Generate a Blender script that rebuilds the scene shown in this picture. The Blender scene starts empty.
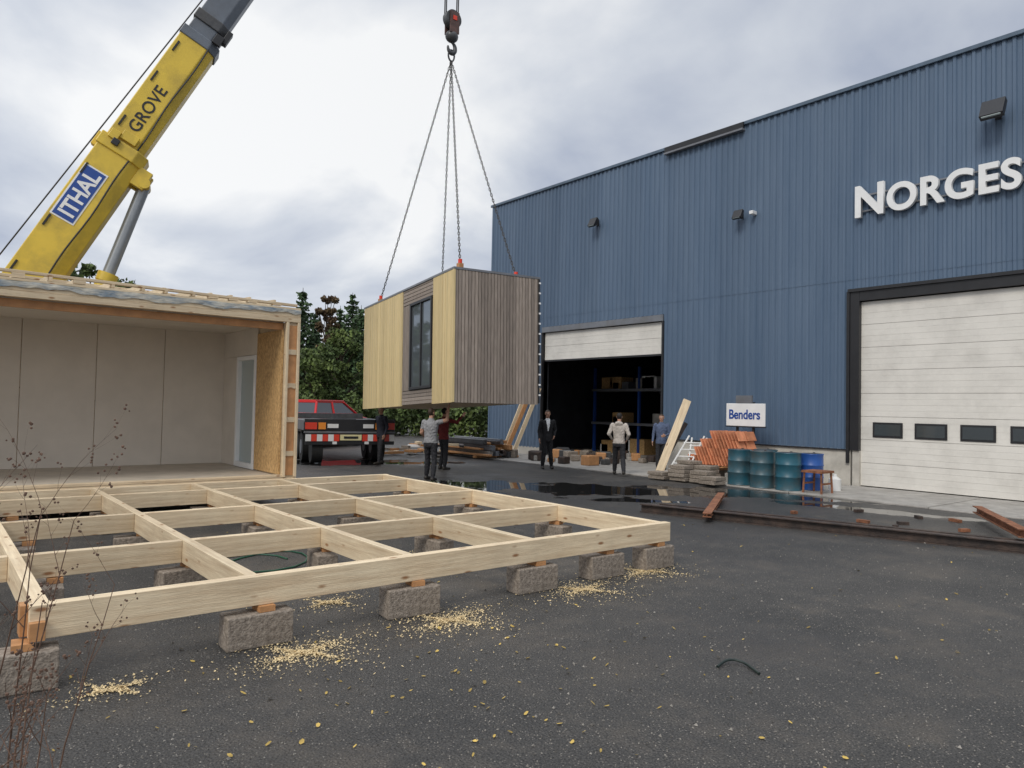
import bpy, bmesh, math, random
import numpy as np
from mathutils import Vector, Matrix, noise as mnoise
random.seed(7); np.random.seed(7)
R=math.radians
scene=bpy.context.scene
COL=scene.collection

# ------------------------------------------------------------------ materials
def _nt(name):
    m=bpy.data.materials.new(name); m.use_nodes=True
    nt=m.node_tree; b=nt.nodes['Principled BSDF']
    return m,nt,b
def M(name,col,rough=.6,var=.15,scale=4,bump=0.0,bscale=40,metal=0,island=0.0,stretch=(1,1,1),col2=None,dirt=0.0,spec=.5,objrand=0.0):
    m,nt,b=_nt(name); N=nt.nodes; L=nt.links
    tc=N.new('ShaderNodeTexCoord'); mp=N.new('ShaderNodeMapping'); mp.inputs['Scale'].default_value=stretch
    L.new(tc.outputs['Object'],mp.inputs['Vector'])
    nz=N.new('ShaderNodeTexNoise'); nz.inputs['Scale'].default_value=scale; nz.inputs['Detail'].default_value=4; nz.inputs['Roughness'].default_value=.6
    L.new(mp.outputs[0],nz.inputs['Vector'])
    cr=N.new('ShaderNodeValToRGB'); cr.color_ramp.elements[0].position=.3; cr.color_ramp.elements[1].position=.7
    c=Vector(col); a=c*(1-var); d=Vector(col2) if col2 else c*(1+var)
    cr.color_ramp.elements[0].color=(*a,1); cr.color_ramp.elements[1].color=(min(d[0],1),min(d[1],1),min(d[2],1),1)
    L.new(nz.outputs['Fac'],cr.inputs[0]); out=cr.outputs[0]
    if island or objrand:
        if island: g=N.new('ShaderNodeNewGeometry'); o=g.outputs['Random Per Island']; amt=island
        else: g=N.new('ShaderNodeObjectInfo'); o=g.outputs['Random']; amt=objrand
        mr=N.new('ShaderNodeMapRange'); mr.inputs[3].default_value=1-amt; mr.inputs[4].default_value=1+amt
        L.new(o,mr.inputs[0])
        hs=N.new('ShaderNodeHueSaturation'); L.new(mr.outputs[0],hs.inputs['Value']); L.new(out,hs.inputs['Color']); out=hs.outputs[0]
    if dirt:
        n2=N.new('ShaderNodeTexNoise'); n2.inputs['Scale'].default_value=1.3; n2.inputs['Detail'].default_value=7; n2.inputs['Roughness'].default_value=.7
        L.new(tc.outputs['Object'],n2.inputs['Vector'])
        r2=N.new('ShaderNodeValToRGB'); r2.color_ramp.elements[0].position=.45; r2.color_ramp.elements[1].position=.75
        r2.color_ramp.elements[0].color=(0,0,0,1); r2.color_ramp.elements[1].color=(dirt,dirt,dirt,1)
        L.new(n2.outputs['Fac'],r2.inputs[0])
        mx=N.new('ShaderNodeMixRGB'); mx.inputs[2].default_value=(.09,.075,.055,1)
        L.new(r2.outputs[0],mx.inputs[0]); L.new(out,mx.inputs[1]); out=mx.outputs[0]
    L.new(out,b.inputs['Base Color'])
    b.inputs['Roughness'].default_value=rough; b.inputs['Metallic'].default_value=metal
    b.inputs['Specular IOR Level'].default_value=spec
    if bump:
        n3=N.new('ShaderNodeTexNoise'); n3.inputs['Scale'].default_value=bscale; n3.inputs['Detail'].default_value=3
        L.new(mp.outputs[0],n3.inputs['Vector'])
        bp=N.new('ShaderNodeBump'); bp.inputs['Strength'].default_value=bump; bp.inputs['Distance'].default_value=.02
        L.new(n3.outputs['Fac'],bp.inputs['Height']); L.new(bp.outputs[0],b.inputs['Normal'])
    return m

timber=M('timber_mat',(.70,.53,.34),.6,.14,5,.25,30,stretch=(.35,7,7),objrand=.14,col2=(.82,.68,.47),dirt=.22)
def add_knots(m):
    nt=m.node_tree;N=nt.nodes;L=nt.links;b=N['Principled BSDF']
    src=b.inputs['Base Color'].links[0].from_socket
    tc=N.new('ShaderNodeTexCoord');mp=N.new('ShaderNodeMapping');mp.inputs['Scale'].default_value=(2.2,6,6)
    v=N.new('ShaderNodeTexVoronoi');v.inputs['Scale'].default_value=1.3
    L.new(tc.outputs['Object'],mp.inputs[0]);L.new(mp.outputs[0],v.inputs['Vector'])
    r=N.new('ShaderNodeValToRGB');r.color_ramp.elements[0].position=.07;r.color_ramp.elements[1].position=.16
    r.color_ramp.elements[0].color=(1,1,1,1);r.color_ramp.elements[1].color=(0,0,0,1)
    L.new(v.outputs['Distance'],r.inputs[0])
    mx=N.new('ShaderNodeMixRGB');mx.inputs[2].default_value=(.32,.16,.07,1)
    L.new(r.outputs[0],mx.inputs[0]);L.new(src,mx.inputs[1]);L.new(mx.outputs[0],b.inputs['Base Color'])
add_knots(timber)
timber_or=M('timber_orange_mat',(.48,.24,.10),.6,.2,5,.2,30,stretch=(1,6,1))
osb=M('osb_mat',(.50,.29,.11),.7,.35,30,.3,60,col2=(.68,.44,.20),stretch=(1,1,.6))
pine=M('pine_cladding_mat',(.68,.53,.27),.55,.08,6,.1,40,island=.10,stretch=(4,4,.5))
greyclad=M('weathered_cladding_mat',(.27,.225,.19),.75,.2,6,.2,40,island=.22,stretch=(4,4,.5))
gyps=M('gypsum_board_mat',(.66,.60,.52),.8,.05,2)
floorm=M('subfloor_mat',(.50,.44,.36),.7,.12,3)
membrane=M('roof_membrane_mat',(.24,.33,.42),.6,.3,5,.5,12,col2=(.62,.58,.48),stretch=(1,2,3))
blackm=M('black_metal_mat',(.018,.018,.02),.45,.2)
darkgrey=M('dark_steel_mat',(.06,.062,.066),.4,.3,8,.1,dirt=.4)
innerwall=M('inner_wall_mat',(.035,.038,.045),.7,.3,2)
chain_m=M('chain_steel_mat',(.07,.065,.06),.45,.3,30,metal=.6)
greysteel=M('grey_paint_mat',(.17,.18,.20),.4,.12,3,dirt=.5)
boomgrey=M('boom_grey_mat',(.13,.15,.18),.4,.12,3,dirt=.4)
chrome=M('cylinder_steel_mat',(.32,.34,.36),.3,.1,3,metal=.4)
yellow=M('crane_yellow_mat',(.72,.51,.06),.4,.08,2,dirt=.42)
hookred=M('hook_block_mat',(.10,.05,.04),.5,.4,6,dirt=.6)
bluep=M('sign_blue_mat',(.02,.07,.30),.4,.05)
white=M('white_paint_mat',(.82,.82,.81),.45,.05,3)
doorw=M('sectional_door_mat',(.74,.71,.65),.5,.05,1.2,dirt=.22)
red=M('red_paint_mat',(.55,.02,.02),.25,.05)
redm=M('reflector_red_mat',(.75,.05,.02),.3,.05)
orange=M('lamp_orange_mat',(.9,.30,.03),.3,.05)
plate=M('number_plate_mat',(.80,.72,.40),.4,.05)
rubber=M('rubber_mat',(.02,.02,.02),.85,.2,20)
concrete=M('concrete_mat',(.36,.34,.31),.85,.2,3,.4,60,dirt=.4)
plinthm=M('painted_plinth_mat',(.55,.52,.46),.85,.12,3,.3,60,dirt=.35)
block_m=M('concrete_block_mat',(.24,.195,.155),.95,.35,28,.6,70,col2=(.40,.34,.28),dirt=.5)
teal=M('drum_teal_mat',(.02,.10,.14),.4,.25,3,dirt=.8)
bluebar=M('plastic_blue_mat',(.02,.09,.34),.4,.1,3,dirt=.3)
tile=M('roof_tile_mat',(.62,.24,.12),.8,.2,6,.2,40,island=.25)
rust=M('rust_mat',(.22,.085,.04),.85,.45,9,.6,50,col2=(.34,.14,.07))
rustdark=M('dark_rusty_steel_mat',(.035,.028,.026),.6,.4,6,.4,40,col2=(.085,.055,.042))
sawd=M('sawdust_mat',(.64,.50,.28),.9,.2,20,island=.25)
leafy=M('fallen_leaf_mat',(.42,.29,.07),.7,.3,20,island=.55)
gravm=M('gravel_mat',(.19,.175,.155),.8,.3,20,island=.7)
spruce=M('spruce_needle_mat',(.035,.070,.030),.8,.4,1.2,island=.5,col2=(.075,.13,.05))
redleaf=M('red_foliage_mat',(.10,.045,.035),.8,.4,1.2,island=.5,col2=(.14,.10,.04))
greenleaf=M('green_foliage_mat',(.055,.105,.03),.8,.4,.5,island=.6,col2=(.12,.16,.04))
bark=M('bark_mat',(.07,.05,.035),.9,.3,8,.5,30)
weedm=M('dry_stem_mat',(.13,.075,.05),.8,.3,20)
grassm=M('grass_mat',(.06,.085,.03),.9,.35,3,.5,40)
glass_m,nt_,b_=_nt('window_glass_mat'); b_.inputs['Base Color'].default_value=(.05,.06,.065,1); b_.inputs['Roughness'].default_value=.05; b_.inputs['Specular IOR Level'].default_value=1.0
glass_w,nt_,b_=_nt('reflective_glass_mat'); b_.inputs['Base Color'].default_value=(.20,.23,.25,1); b_.inputs['Roughness'].default_value=.04; b_.inputs['Metallic'].default_value=.55
glass_c,nt_,b_=_nt('clear_glass_mat'); b_.inputs['Base Color'].default_value=(.40,.46,.46,1); b_.inputs['Roughness'].default_value=.08
plastic=M('white_plastic_mat',(.7,.7,.68),.4,.08,3)

def blue_mat():
    m,nt,b=_nt('blue_cladding_mat');N=nt.nodes;L=nt.links
    tc=N.new('ShaderNodeTexCoord')
    mp=N.new('ShaderNodeMapping');mp.inputs['Scale'].default_value=(1,1.2,.12)
    L.new(tc.outputs['Object'],mp.inputs[0])
    n=N.new('ShaderNodeTexNoise');n.inputs['Scale'].default_value=2.2;n.inputs['Detail'].default_value=7;n.inputs['Roughness'].default_value=.65
    L.new(mp.outputs[0],n.inputs['Vector'])
    r=N.new('ShaderNodeValToRGB');r.color_ramp.elements[0].position=.3;r.color_ramp.elements[1].position=.75
    r.color_ramp.elements[0].color=(.080,.128,.200,1);r.color_ramp.elements[1].color=(.118,.170,.245,1)
    L.new(n.outputs['Fac'],r.inputs[0])
    sx=N.new('ShaderNodeSeparateXYZ');L.new(tc.outputs['Object'],sx.inputs[0])
    fl=N.new('ShaderNodeMath');fl.operation='FLOOR';L.new(sx.outputs['Y'],fl.inputs[0])
    wn=N.new('ShaderNodeTexWhiteNoise');wn.noise_dimensions='1D';L.new(fl.outputs[0],wn.inputs['W'])
    mr=N.new('ShaderNodeMapRange');mr.inputs[3].default_value=.95;mr.inputs[4].default_value=1.05;L.new(wn.outputs['Value'],mr.inputs[0])
    hs=N.new('ShaderNodeHueSaturation');L.new(mr.outputs[0],hs.inputs['Value']);L.new(r.outputs[0],hs.inputs['Color'])
    L.new(hs.outputs[0],b.inputs['Base Color']);b.inputs['Roughness'].default_value=.5
    return m
blue=blue_mat()

def ground_mat():
    m,nt,b=_nt('asphalt_mat');N=nt.nodes;L=nt.links
    tc=N.new('ShaderNodeTexCoord');O=tc.outputs['Object']
    def noise(s,d=6,rg=.6):
        n=N.new('ShaderNodeTexNoise');n.inputs['Scale'].default_value=s;n.inputs['Detail'].default_value=d;n.inputs['Roughness'].default_value=rg;L.new(O,n.inputs['Vector']);return n.outputs['Fac']
    def ramp(src,p0,p1,c0=(0,0,0,1),c1=(1,1,1,1)):
        r=N.new('ShaderNodeValToRGB');r.color_ramp.elements[0].position=p0;r.color_ramp.elements[1].position=p1
        r.color_ramp.elements[0].color=c0;r.color_ramp.elements[1].color=c1;L.new(src,r.inputs[0]);return r.outputs[0]
    def mix(f,a,c,mode='MIX'):
        x=N.new('ShaderNodeMixRGB');x.blend_type=mode
        for s,v in ((x.inputs[0],f),(x.inputs[1],a),(x.inputs[2],c)):
            if isinstance(v,bpy.types.NodeSocket): L.new(v,s)
            else: s.default_value=v
        return x.outputs[0]
    def math_(op,a,c):
        x=N.new('ShaderNodeMath');x.operation=op
        for s,v in ((x.inputs[0],a),(x.inputs[1],c)):
            if isinstance(v,bpy.types.NodeSocket): L.new(v,s)
            else: s.default_value=v
        return x.outputs[0]
    def ell(x,y,rx,ry,a):
        mp=N.new('ShaderNodeMapping');mp.vector_type='TEXTURE'
        mp.inputs['Location'].default_value=(x,y,0);mp.inputs['Rotation'].default_value=(0,0,R(a));mp.inputs['Scale'].default_value=(rx,ry,1)
        L.new(O,mp.inputs[0])
        ln=N.new('ShaderNodeVectorMath');ln.operation='LENGTH';L.new(mp.outputs[0],ln.inputs[0]);return ln.outputs['Value']
    base=ramp(noise(.45,7,.72),.33,.68,(.034,.034,.034,1),(.092,.086,.079,1))
    fine=ramp(noise(75,3,.78),.36,.66,(.22,.22,.23,1),(2.0,1.95,1.85,1))
    base=mix(1.0,base,fine,'MULTIPLY')
    v=N.new('ShaderNodeTexVoronoi');v.inputs['Scale'].default_value=62;L.new(O,v.inputs['Vector'])
    bw=N.new('ShaderNodeSeparateColor');L.new(v.outputs['Color'],bw.inputs[0])
    sp=ramp(bw.outputs[0],.78,.82)
    sp2=mix(1.0,sp,ramp(v.outputs['Distance'],.26,.36,(1,1,1,1),(0,0,0,1)),'MULTIPLY')
    base=mix(sp2,base,mix(bw.outputs[1],(.10,.09,.08,1),(.32,.29,.25,1)))
    dirt=ramp(noise(.9,8,.74),.50,.68)
    base=mix(math_('MULTIPLY',dirt,.45),base,(.15,.122,.092,1))
    pn=noise(1.1,5,.6)
    pm=None
    for e_ in [(12.3,11.6,4.6,1.2,-42),(14.3,9.4,3.2,.65,-56),(10.0,14.3,2.6,.7,-35),(8.2,12.2,1.3,.5,-35),(14.3,6.6,1.9,.35,-75),(10.5,21,4,1.2,-30),(11.3,9.9,1.2,.35,-45)]:
        s=math_('ADD',ell(*e_),math_('MULTIPLY',math_('SUBTRACT',pn,.5),3.0))
        q=ramp(s,.80,.97,(1,1,1,1),(0,0,0,1))
        pm=q if pm is None else math_('MAXIMUM',pm,q)
    wn_=noise(.5,6,.65)
    wet=ramp(noise(.22,6,.65),.42,.64)
    we=ramp(math_('ADD',ell(11.0,11.5,8.0,4.6,-48),math_('MULTIPLY',math_('SUBTRACT',wn_,.5),2.2)),.65,1.1,(1,1,1,1),(0,0,0,1))
    wet=math_('MAXIMUM',wet,we)
    base=mix(math_('MULTIPLY',wet,.55),base,(.022,.022,.023,1))
    base=mix(math_('MULTIPLY',pm,.85),base,(.014,.014,.014,1))
    L.new(base,b.inputs['Base Color'])
    ro=math_('SUBTRACT',.66,math_('MULTIPLY',wet,.26))
    ro=mix(pm,ro,(.03,.03,.03,1));L.new(ro,b.inputs['Roughness'])
    h=math_('ADD',math_('MULTIPLY',noise(45,3,.7),.7),math_('MULTIPLY',v.outputs['Distance'],.6))
    bp=N.new('ShaderNodeBump');bp.inputs['Distance'].default_value=.018
    L.new(math_('SUBTRACT',1.0,pm),bp.inputs['Strength']);L.new(h,bp.inputs['Height']);L.new(bp.outputs[0],b.inputs['Normal'])
    return m
asphalt=ground_mat()

# ------------------------------------------------------------------ mesh helpers
def empty(name,loc=(0,0,0)):
    e=bpy.data.objects.new(name,None);e.location=loc;COL.objects.link(e);return e
class MB:
    def __init__(s): s.v=[];s.f=[];s.m=[];s.mats=[]
    def mi(s,mat):
        if mat not in s.mats:s.mats.append(mat)
        return s.mats.index(mat)
    def add(s,vs,fs,mat):
        o=len(s.v);s.v+= [tuple(v) for v in vs];k=s.mi(mat)
        for f in fs:s.f.append(tuple(i+o for i in f));s.m.append(k)
    def box(s,c,size,mat,rot=None):
        x,y,z=[a/2 for a in size]
        vs=[Vector(p) for p in((-x,-y,-z),(x,-y,-z),(x,y,-z),(-x,y,-z),(-x,-y,z),(x,-y,z),(x,y,z),(-x,y,z))]
        if rot is not None: vs=[rot@v for v in vs]
        c=Vector(c);vs=[v+c for v in vs]
        s.add(vs,[(0,3,2,1),(4,5,6,7),(0,1,5,4),(1,2,6,5),(2,3,7,6),(3,0,4,7)],mat)
    def b2(s,a,b,mat):
        a=Vector(a);b=Vector(b);s.box((a+b)/2,(abs(b.x-a.x),abs(b.y-a.y),abs(b.z-a.z)),mat)
    def tube(s,pts,rads,mat,n=12,cap=True):
        pts=[Vector(p) for p in pts];vs=[]
        up=None
        for i,p in enumerate(pts):
            d=(pts[min(i+1,len(pts)-1)]-pts[max(i-1,0)]).normalized()
            if up is None:
                up=Vector((0,0,1)) if abs(d.z)<.9 else Vector((1,0,0))
            a=d.cross(up)
            if a.length<1e-4:a=d.orthogonal()
            a.normalize();bb=a.cross(d).normalized();up=bb
            for k in range(n):
                t=2*math.pi*k/n;vs.append(p+(a*math.cos(t)+bb*math.sin(t))*rads[i])
        fs=[]
        for i in range(len(pts)-1):
            for k in range(n):
                k2=(k+1)%n;fs.append((i*n+k,i*n+k2,(i+1)*n+k2,(i+1)*n+k))
        if cap:
            fs.append(tuple(range(n))[::-1]);fs.append(tuple((len(pts)-1)*n+k for k in range(n)))
        s.add(vs,fs,mat)
    def cyl(s,a,b,r,mat,n=16,r2=None): s.tube([a,b],[r,r if r2 is None else r2],mat,n)
    def sphere(s,c,r,mat,n=10,sc=(1,1,1)):
        vs=[];fs=[];c=Vector(c)
        for i in range(n+1):
            ph=math.pi*i/n
            for k in range(2*n):
                t=math.pi*k/n
                vs.append(c+Vector((r*sc[0]*math.sin(ph)*math.cos(t),r*sc[1]*math.sin(ph)*math.sin(t),r*sc[2]*math.cos(ph))))
        for i in range(n):
            for k in range(2*n):
                k2=(k+1)%(2*n)
                fs.append((i*2*n+k,(i+1)*2*n+k,(i+1)*2*n+k2,i*2*n+k2))
        s.add(vs,fs,mat)
    def prism(s,poly,axis,w0,w1,mat):
        n=len(poly)
        def P(q,w):
            return {'x':(w,q[0],q[1]),'y':(q[0],w,q[1]),'z':(q[0],q[1],w)}[axis]
        vs=[P(q,w0) for q in poly]+[P(q,w1) for q in poly]
        fs=[tuple(range(n)),tuple(range(2*n-1,n-1,-1))]+[(i,i+n,(i+1)%n+n,(i+1)%n) for i in range(n)]
        s.add(vs,fs,mat)
    def obj(s,name,parent=None,bevel=0,smooth=False,loc=(0,0,0),rot=None):
        me=bpy.data.meshes.new(name);me.from_pydata(s.v,[],s.f)
        for m in s.mats:me.materials.append(m)
        me.polygons.foreach_set('material_index',s.m)
        bm=bmesh.new();bm.from_mesh(me);bmesh.ops.recalc_face_normals(bm,faces=bm.faces);bm.to_mesh(me);bm.free()
        if smooth:
            me.polygons.foreach_set('use_smooth',[True]*len(me.polygons))
            try: me.set_sharp_from_angle(angle=R(40))
            except Exception: pass
        o=bpy.data.objects.new(name,me);COL.objects.link(o)
        o.location=loc
        if rot:o.rotation_euler=rot
        if parent:o.parent=parent
        if bevel:
            bv=o.modifiers.new('bevel','BEVEL');bv.width=bevel;bv.segments=2;bv.limit_method='ANGLE'
        return o
def beam(name,a,b,w,h,mat,parent,bev=.004,twist=0):
    a=Vector(a);b=Vector(b);L=(b-a).length
    mb=MB();mb.box((0,0,0),(L,w,h),mat)
    o=mb.obj(name,parent,bevel=bev)
    o.rotation_mode='QUATERNION'
    d=(b-a).normalized();y=Vector((0,0,1)).cross(d)
    if y.length<1e-3:y=Vector((0,1,0))
    y.normalize();z=d.cross(y)
    q=Matrix((d,y,z)).transposed().to_quaternion()
    if twist:
        from mathutils import Quaternion
        q=q@Quaternion((1,0,0),twist)
    o.rotation_quaternion=q;o.location=(a+b)/2
    return o
def text(name,body,size,mat,parent,Mx,extrude=.02,sp=1.0,offset=0,xs=1):
    c=bpy.data.curves.new(name,'FONT');c.body=body;c.size=size;c.extrude=extrude;c.space_character=sp;c.offset=offset
    c.materials.append(mat)
    o=bpy.data.objects.new(name,c);COL.objects.link(o);o.matrix_world=Mx@Matrix.Diagonal((xs,1,1,1))
    if parent: o.parent=parent
    return o
def basis(x,y,z,loc):
    m=Matrix((x,y,z)).transposed().to_4x4();m.translation=loc;return m

# ------------------------------------------------------------------ camera
cam=bpy.data.cameras.new('camera');cam.sensor_width=36;cam.lens=36*725/1024;cam.clip_end=2000;cam.clip_start=.05
co=bpy.data.objects.new('camera',cam);COL.objects.link(co)
co.matrix_world=Matrix.Translation((0,0,1.85))@Matrix.Rotation(R(-39.1),4,'Z')@Matrix.Rotation(R(91.82),4,'X')@Matrix.Rotation(R(1.2),4,'Z')
scene.camera=co

# ------------------------------------------------------------------ world / light
w=bpy.data.worlds.new('World');scene.world=w;w.use_nodes=True
try:
    w.cycles.sampling_method='MANUAL';w.cycles.sample_map_resolution=256
except Exception: pass
N=w.node_tree.nodes;L=w.node_tree.links;N.clear()
out=N.new('ShaderNodeOutputWorld')
sky=N.new('ShaderNodeTexSky');sky.sky_type='NISHITA';sky.sun_disc=False;sky.sun_elevation=R(42)
bg1=N.new('ShaderNodeBackground');bg1.inputs[1].default_value=.06;L.new(sky.outputs[0],bg1.inputs[0])
tc=N.new('ShaderNodeTexCoord');sx=N.new('ShaderNodeSeparateXYZ');L.new(tc.outputs['Generated'],sx.inputs[0])
def mth(op,a,b=None):
    x=N.new('ShaderNodeMath');x.operation=op
    for s,v in zip(x.inputs,(a,b)):
        if v is None:continue
        if isinstance(v,bpy.types.NodeSocket):L.new(v,s)
        else:s.default_value=v
    return x.outputs[0]
zc=mth('ADD',mth('MAXIMUM',sx.outputs['Z'],0.0),.30)
cx=mth('DIVIDE',sx.outputs['X'],zc);cy=mth('DIVIDE',sx.outputs['Y'],zc)
cb=N.new('ShaderNodeCombineXYZ');L.new(cx,cb.inputs[0]);L.new(cy,cb.inputs[1]);cb.inputs[2].default_value=3.1
n1=N.new('ShaderNodeTexNoise');n1.inputs['Scale'].default_value=1.25;n1.inputs['Detail'].default_value=7;n1.inputs['Roughness'].default_value=.50;n1.inputs['Distortion'].default_value=.3
L.new(cb.outputs[0],n1.inputs['Vector'])
cr=N.new('ShaderNodeValToRGB');e=cr.color_ramp.elements
e[0].position=.38;e[0].color=(.44,.49,.60,1);e[1].position=.60;e[1].color=(.92,.93,.94,1)
e2=cr.color_ramp.elements.new(.49);e2.color=(.64,.68,.75,1)
L.new(n1.outputs['Fac'],cr.inputs[0])
side=mth('MULTIPLY',mth('SUBTRACT',mth('MULTIPLY',sx.outputs['Y'],.75),mth('MULTIPLY',sx.outputs['X'],.65)),.12)
gr=mth('ADD',mth('ADD',mth('MULTIPLY',mth('MAXIMUM',mth('SUBTRACT',sx.outputs['Z'],.55),0.0),2.5),1.0),side)
mc=N.new('ShaderNodeVectorMath');mc.operation='SCALE';L.new(cr.outputs[0],mc.inputs[0]);L.new(gr,mc.inputs['Scale'])
bg2=N.new('ShaderNodeBackground');L.new(mc.outputs[0],bg2.inputs[0]);bg2.inputs[1].default_value=1.0
mxs=N.new('ShaderNodeMixShader');mxs.inputs[0].default_value=.95
L.new(bg1.outputs[0],mxs.inputs[1]);L.new(bg2.outputs[0],mxs.inputs[2]);L.new(mxs.outputs[0],out.inputs[0])
sl=bpy.data.lights.new('sun','SUN');sl.energy=1.5;sl.angle=R(18);sl.color=(1,.95,.87)
so=bpy.data.objects.new('sun',sl);COL.objects.link(so)
ds=Vector((-.70,-.25,.67)).normalized()
so.rotation_euler=ds.to_track_quat('Z','Y').to_euler()
sky.sun_rotation=math.atan2(ds.x,ds.y)
scene.view_settings.view_transform='Standard';scene.view_settings.look='None';scene.view_settings.exposure=0

# ------------------------------------------------------------------ ground
mb=MB();mb.add([(-500,-500,0),(500,-500,0),(500,500,0),(-500,500,0)],[(0,1,2,3)],asphalt);mb.obj('ground')
mb=MB()
y=-12
while y<24.2:
    mb.b2((15.6+random.uniform(-.01,.01),y,-.1),(18.46,min(y+2.98,24.2),.03+random.uniform(-.004,.004)),concrete);y+=3
mb.obj('concrete_apron',bevel=.01)
mb=MB()
ring=[]
for i in range(60):
    a=2*math.pi*i/60;r=1+.06*math.sin(5*a)+.04*math.sin(11*a)
    ring.append((5+125*math.cos(a)*r*1.2,132+88*math.sin(a)*r,.004))
mb.add(ring,[tuple(range(60))],grassm);mb.obj('grass_verge')

def scatter_flakes(name,pts,smin,smax,mat,flat=.5,z=.006,nside=4):
    V=[];F=[]
    for (x,y) in pts:
        s=random.uniform(smin,smax);a=random.uniform(0,6.28);o=len(V)
        t=random.uniform(-flat,flat);t2=random.uniform(-flat,flat);asp=random.uniform(.35,.9)
        for k in range(nside):
            an=a+2*math.pi*k/nside;rr=s*random.uniform(.7,1.15);dx=math.cos(an-a)*rr;dy=math.sin(an-a)*rr*asp
            V.append((x+dx*math.cos(a)-dy*math.sin(a),y+dx*math.sin(a)+dy*math.cos(a),z+abs(t)*s*.5+t*dx+t2*dy+s*flat*.3))
        F.append(tuple(range(o,o+nside)))
    me=bpy.data.meshes.new(name);me.from_pydata(V,[],F);me.materials.append(mat)
    ob=bpy.data.objects.new(name,me);COL.objects.link(ob);return ob
pts=[]
for i in range(210):
    d=random.uniform(2.2,12);l=random.uniform(-.8,.8)*d
    pts.append((.631*d+.776*l,.776*d-.631*l))
for i in range(110):
    pts.append((random.gauss(3.0,1.2),random.gauss(3.9,.9)))
scatter_flakes('fallen_leaves',pts,.010,.022,leafy,.5,nside=6)
mb=MB()
for i in range(14000):
    d=1.8+abs(random.gauss(0,1))*4.0;l=random.uniform(-.85,.85)*d
    x=.631*d+.776*l;y=.776*d-.631*l;s=random.uniform(.002,.0065)*(1+.06*d)
    if random.random()<.03:s*=2.0
    c=Vector((x,y,s*.4))
    vs=[c+Vector((random.uniform(.6,1.3)*s*a,random.uniform(.6,1.3)*s*b,random.uniform(.5,.9)*s*e_)) for a,b,e_ in((1,0,-.3),(-.5,.87,-.3),(-.5,-.87,-.3),(.1,.1,1))]
    mb.add(vs,[(0,1,3),(1,2,3),(2,0,3)],gravm)
mb.obj('loose_gravel')
piles=[(2.25,5.15,1.0,1.1),(1.0,5.2,.5,.35),(3.6,5.2,1.1,1.1),(5.3,5.3,1.1,.9),(6.5,5.5,1.0,.9),(3.0,6.3,.6,.4),(6.9,7.4,.6,.3),(4.9,7.7,.5,.3)]
pts=[]
for (x,y,s,k) in piles:
    for i in range(int(3600*k)):
        r=abs(random.gauss(0,1))**1.4*.17*s;a=random.uniform(0,6.28)
        pts.append((x+r*math.cos(a)*1.2+.08*math.sin(a*3),y+r*math.sin(a)*1.0))
scatter_flakes('sawdust_piles',pts,.004,.012,sawd,.6)

# ------------------------------------------------------------------ warehouse
WH=empty('blue_warehouse')
XW=18.5
def corr(name,y0,y1,z0,z1,x=XW,pitch=.2,dep=.035):
    k=math.floor(y0/pitch)*pitch
    prof=[]
    while k<y1+pitch:
        for off,d in((0,0),(.09,0),(.115,dep),(.175,dep)):
            prof.append((k+off,d))
        k+=pitch
    prof=[(y,d) for y,d in prof if y0<y<y1]
    prof=[(y0,prof[0][1])]+prof+[(y1,prof[-1][1])]
    V=[];F=[]
    for y,d in prof:V+=[(x-d,y,z0),(x-d,y,z1)]
    for i in range(len(prof)-1):F.append((2*i,2*i+2,2*i+3,2*i+1))
    me=bpy.data.meshes.new(name);me.from_pydata(V,[],F);me.materials.append(blue)
    o=bpy.data.objects.new(name,me);COL.objects.link(o);o.parent=WH;return o
TOP=10.3;SE=5.35
corr('wall_cladding_north',20.95,24.2,.3,SE);corr('wall_cladding_mid',8.95,15.05,.93,SE);corr('wall_cladding_south',-9,3.55,.93,SE)
corr('wall_cladding_over_opening',15.05,20.95,4.95,SE);corr('wall_cladding_over_door',3.55,8.95,4.98,SE)
corr('wall_cladding_upper',-9,24.2,SE-.05,TOP,x=XW-.008)
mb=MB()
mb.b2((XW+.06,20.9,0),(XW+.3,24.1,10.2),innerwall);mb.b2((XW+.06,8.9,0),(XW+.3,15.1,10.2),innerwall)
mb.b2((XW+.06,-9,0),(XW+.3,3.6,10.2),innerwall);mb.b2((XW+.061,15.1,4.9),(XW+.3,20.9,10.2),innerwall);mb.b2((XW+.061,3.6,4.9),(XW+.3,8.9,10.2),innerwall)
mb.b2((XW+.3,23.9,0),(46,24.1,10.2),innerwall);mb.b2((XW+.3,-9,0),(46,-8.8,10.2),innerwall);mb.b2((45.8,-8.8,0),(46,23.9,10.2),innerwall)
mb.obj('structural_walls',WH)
mb=MB();mb.b2((XW-.05,-9.1,10.3),(46.1,24.3,10.38),greysteel);mb.obj('roof',WH)
mb=MB();mb.b2((XW-.10,-9.12,10.27),(XW-.04,24.32,10.37),M('roof_flashing_mat',(.09,.13,.18),.4,.2));
mb.obj('roof_flashing',WH,bevel=.01)
mb=MB();mb.b2((XW-.16,12.1,10.16),(XW-.105,15.0,10.34),blackm);mb.b2((XW-.2,12.1,10.10),(XW-.055,15.0,10.155),greysteel);mb.obj('gutter_piece',WH)
mb=MB();mb.b2((XW-.02,8.95,0),(XW+.055,15.05,.95),plinthm);mb.b2((XW-.02,-9,0),(XW+.055,3.55,.95),plinthm);mb.b2((XW-.02,20.95,0),(XW+.055,24.2,.32),plinthm)
mb.obj('concrete_plinth',WH)
mb=MB();mb.b2((XW-.07,8.97,.915),(XW-.025,15.03,.95),blackm);mb.obj('drip_flashing',WH)
mb=MB();mb.b2((XW-.06,24.15,.3),(XW+.06,24.24,TOP-.03),blue);mb.obj('corner_trim',WH)
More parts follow.
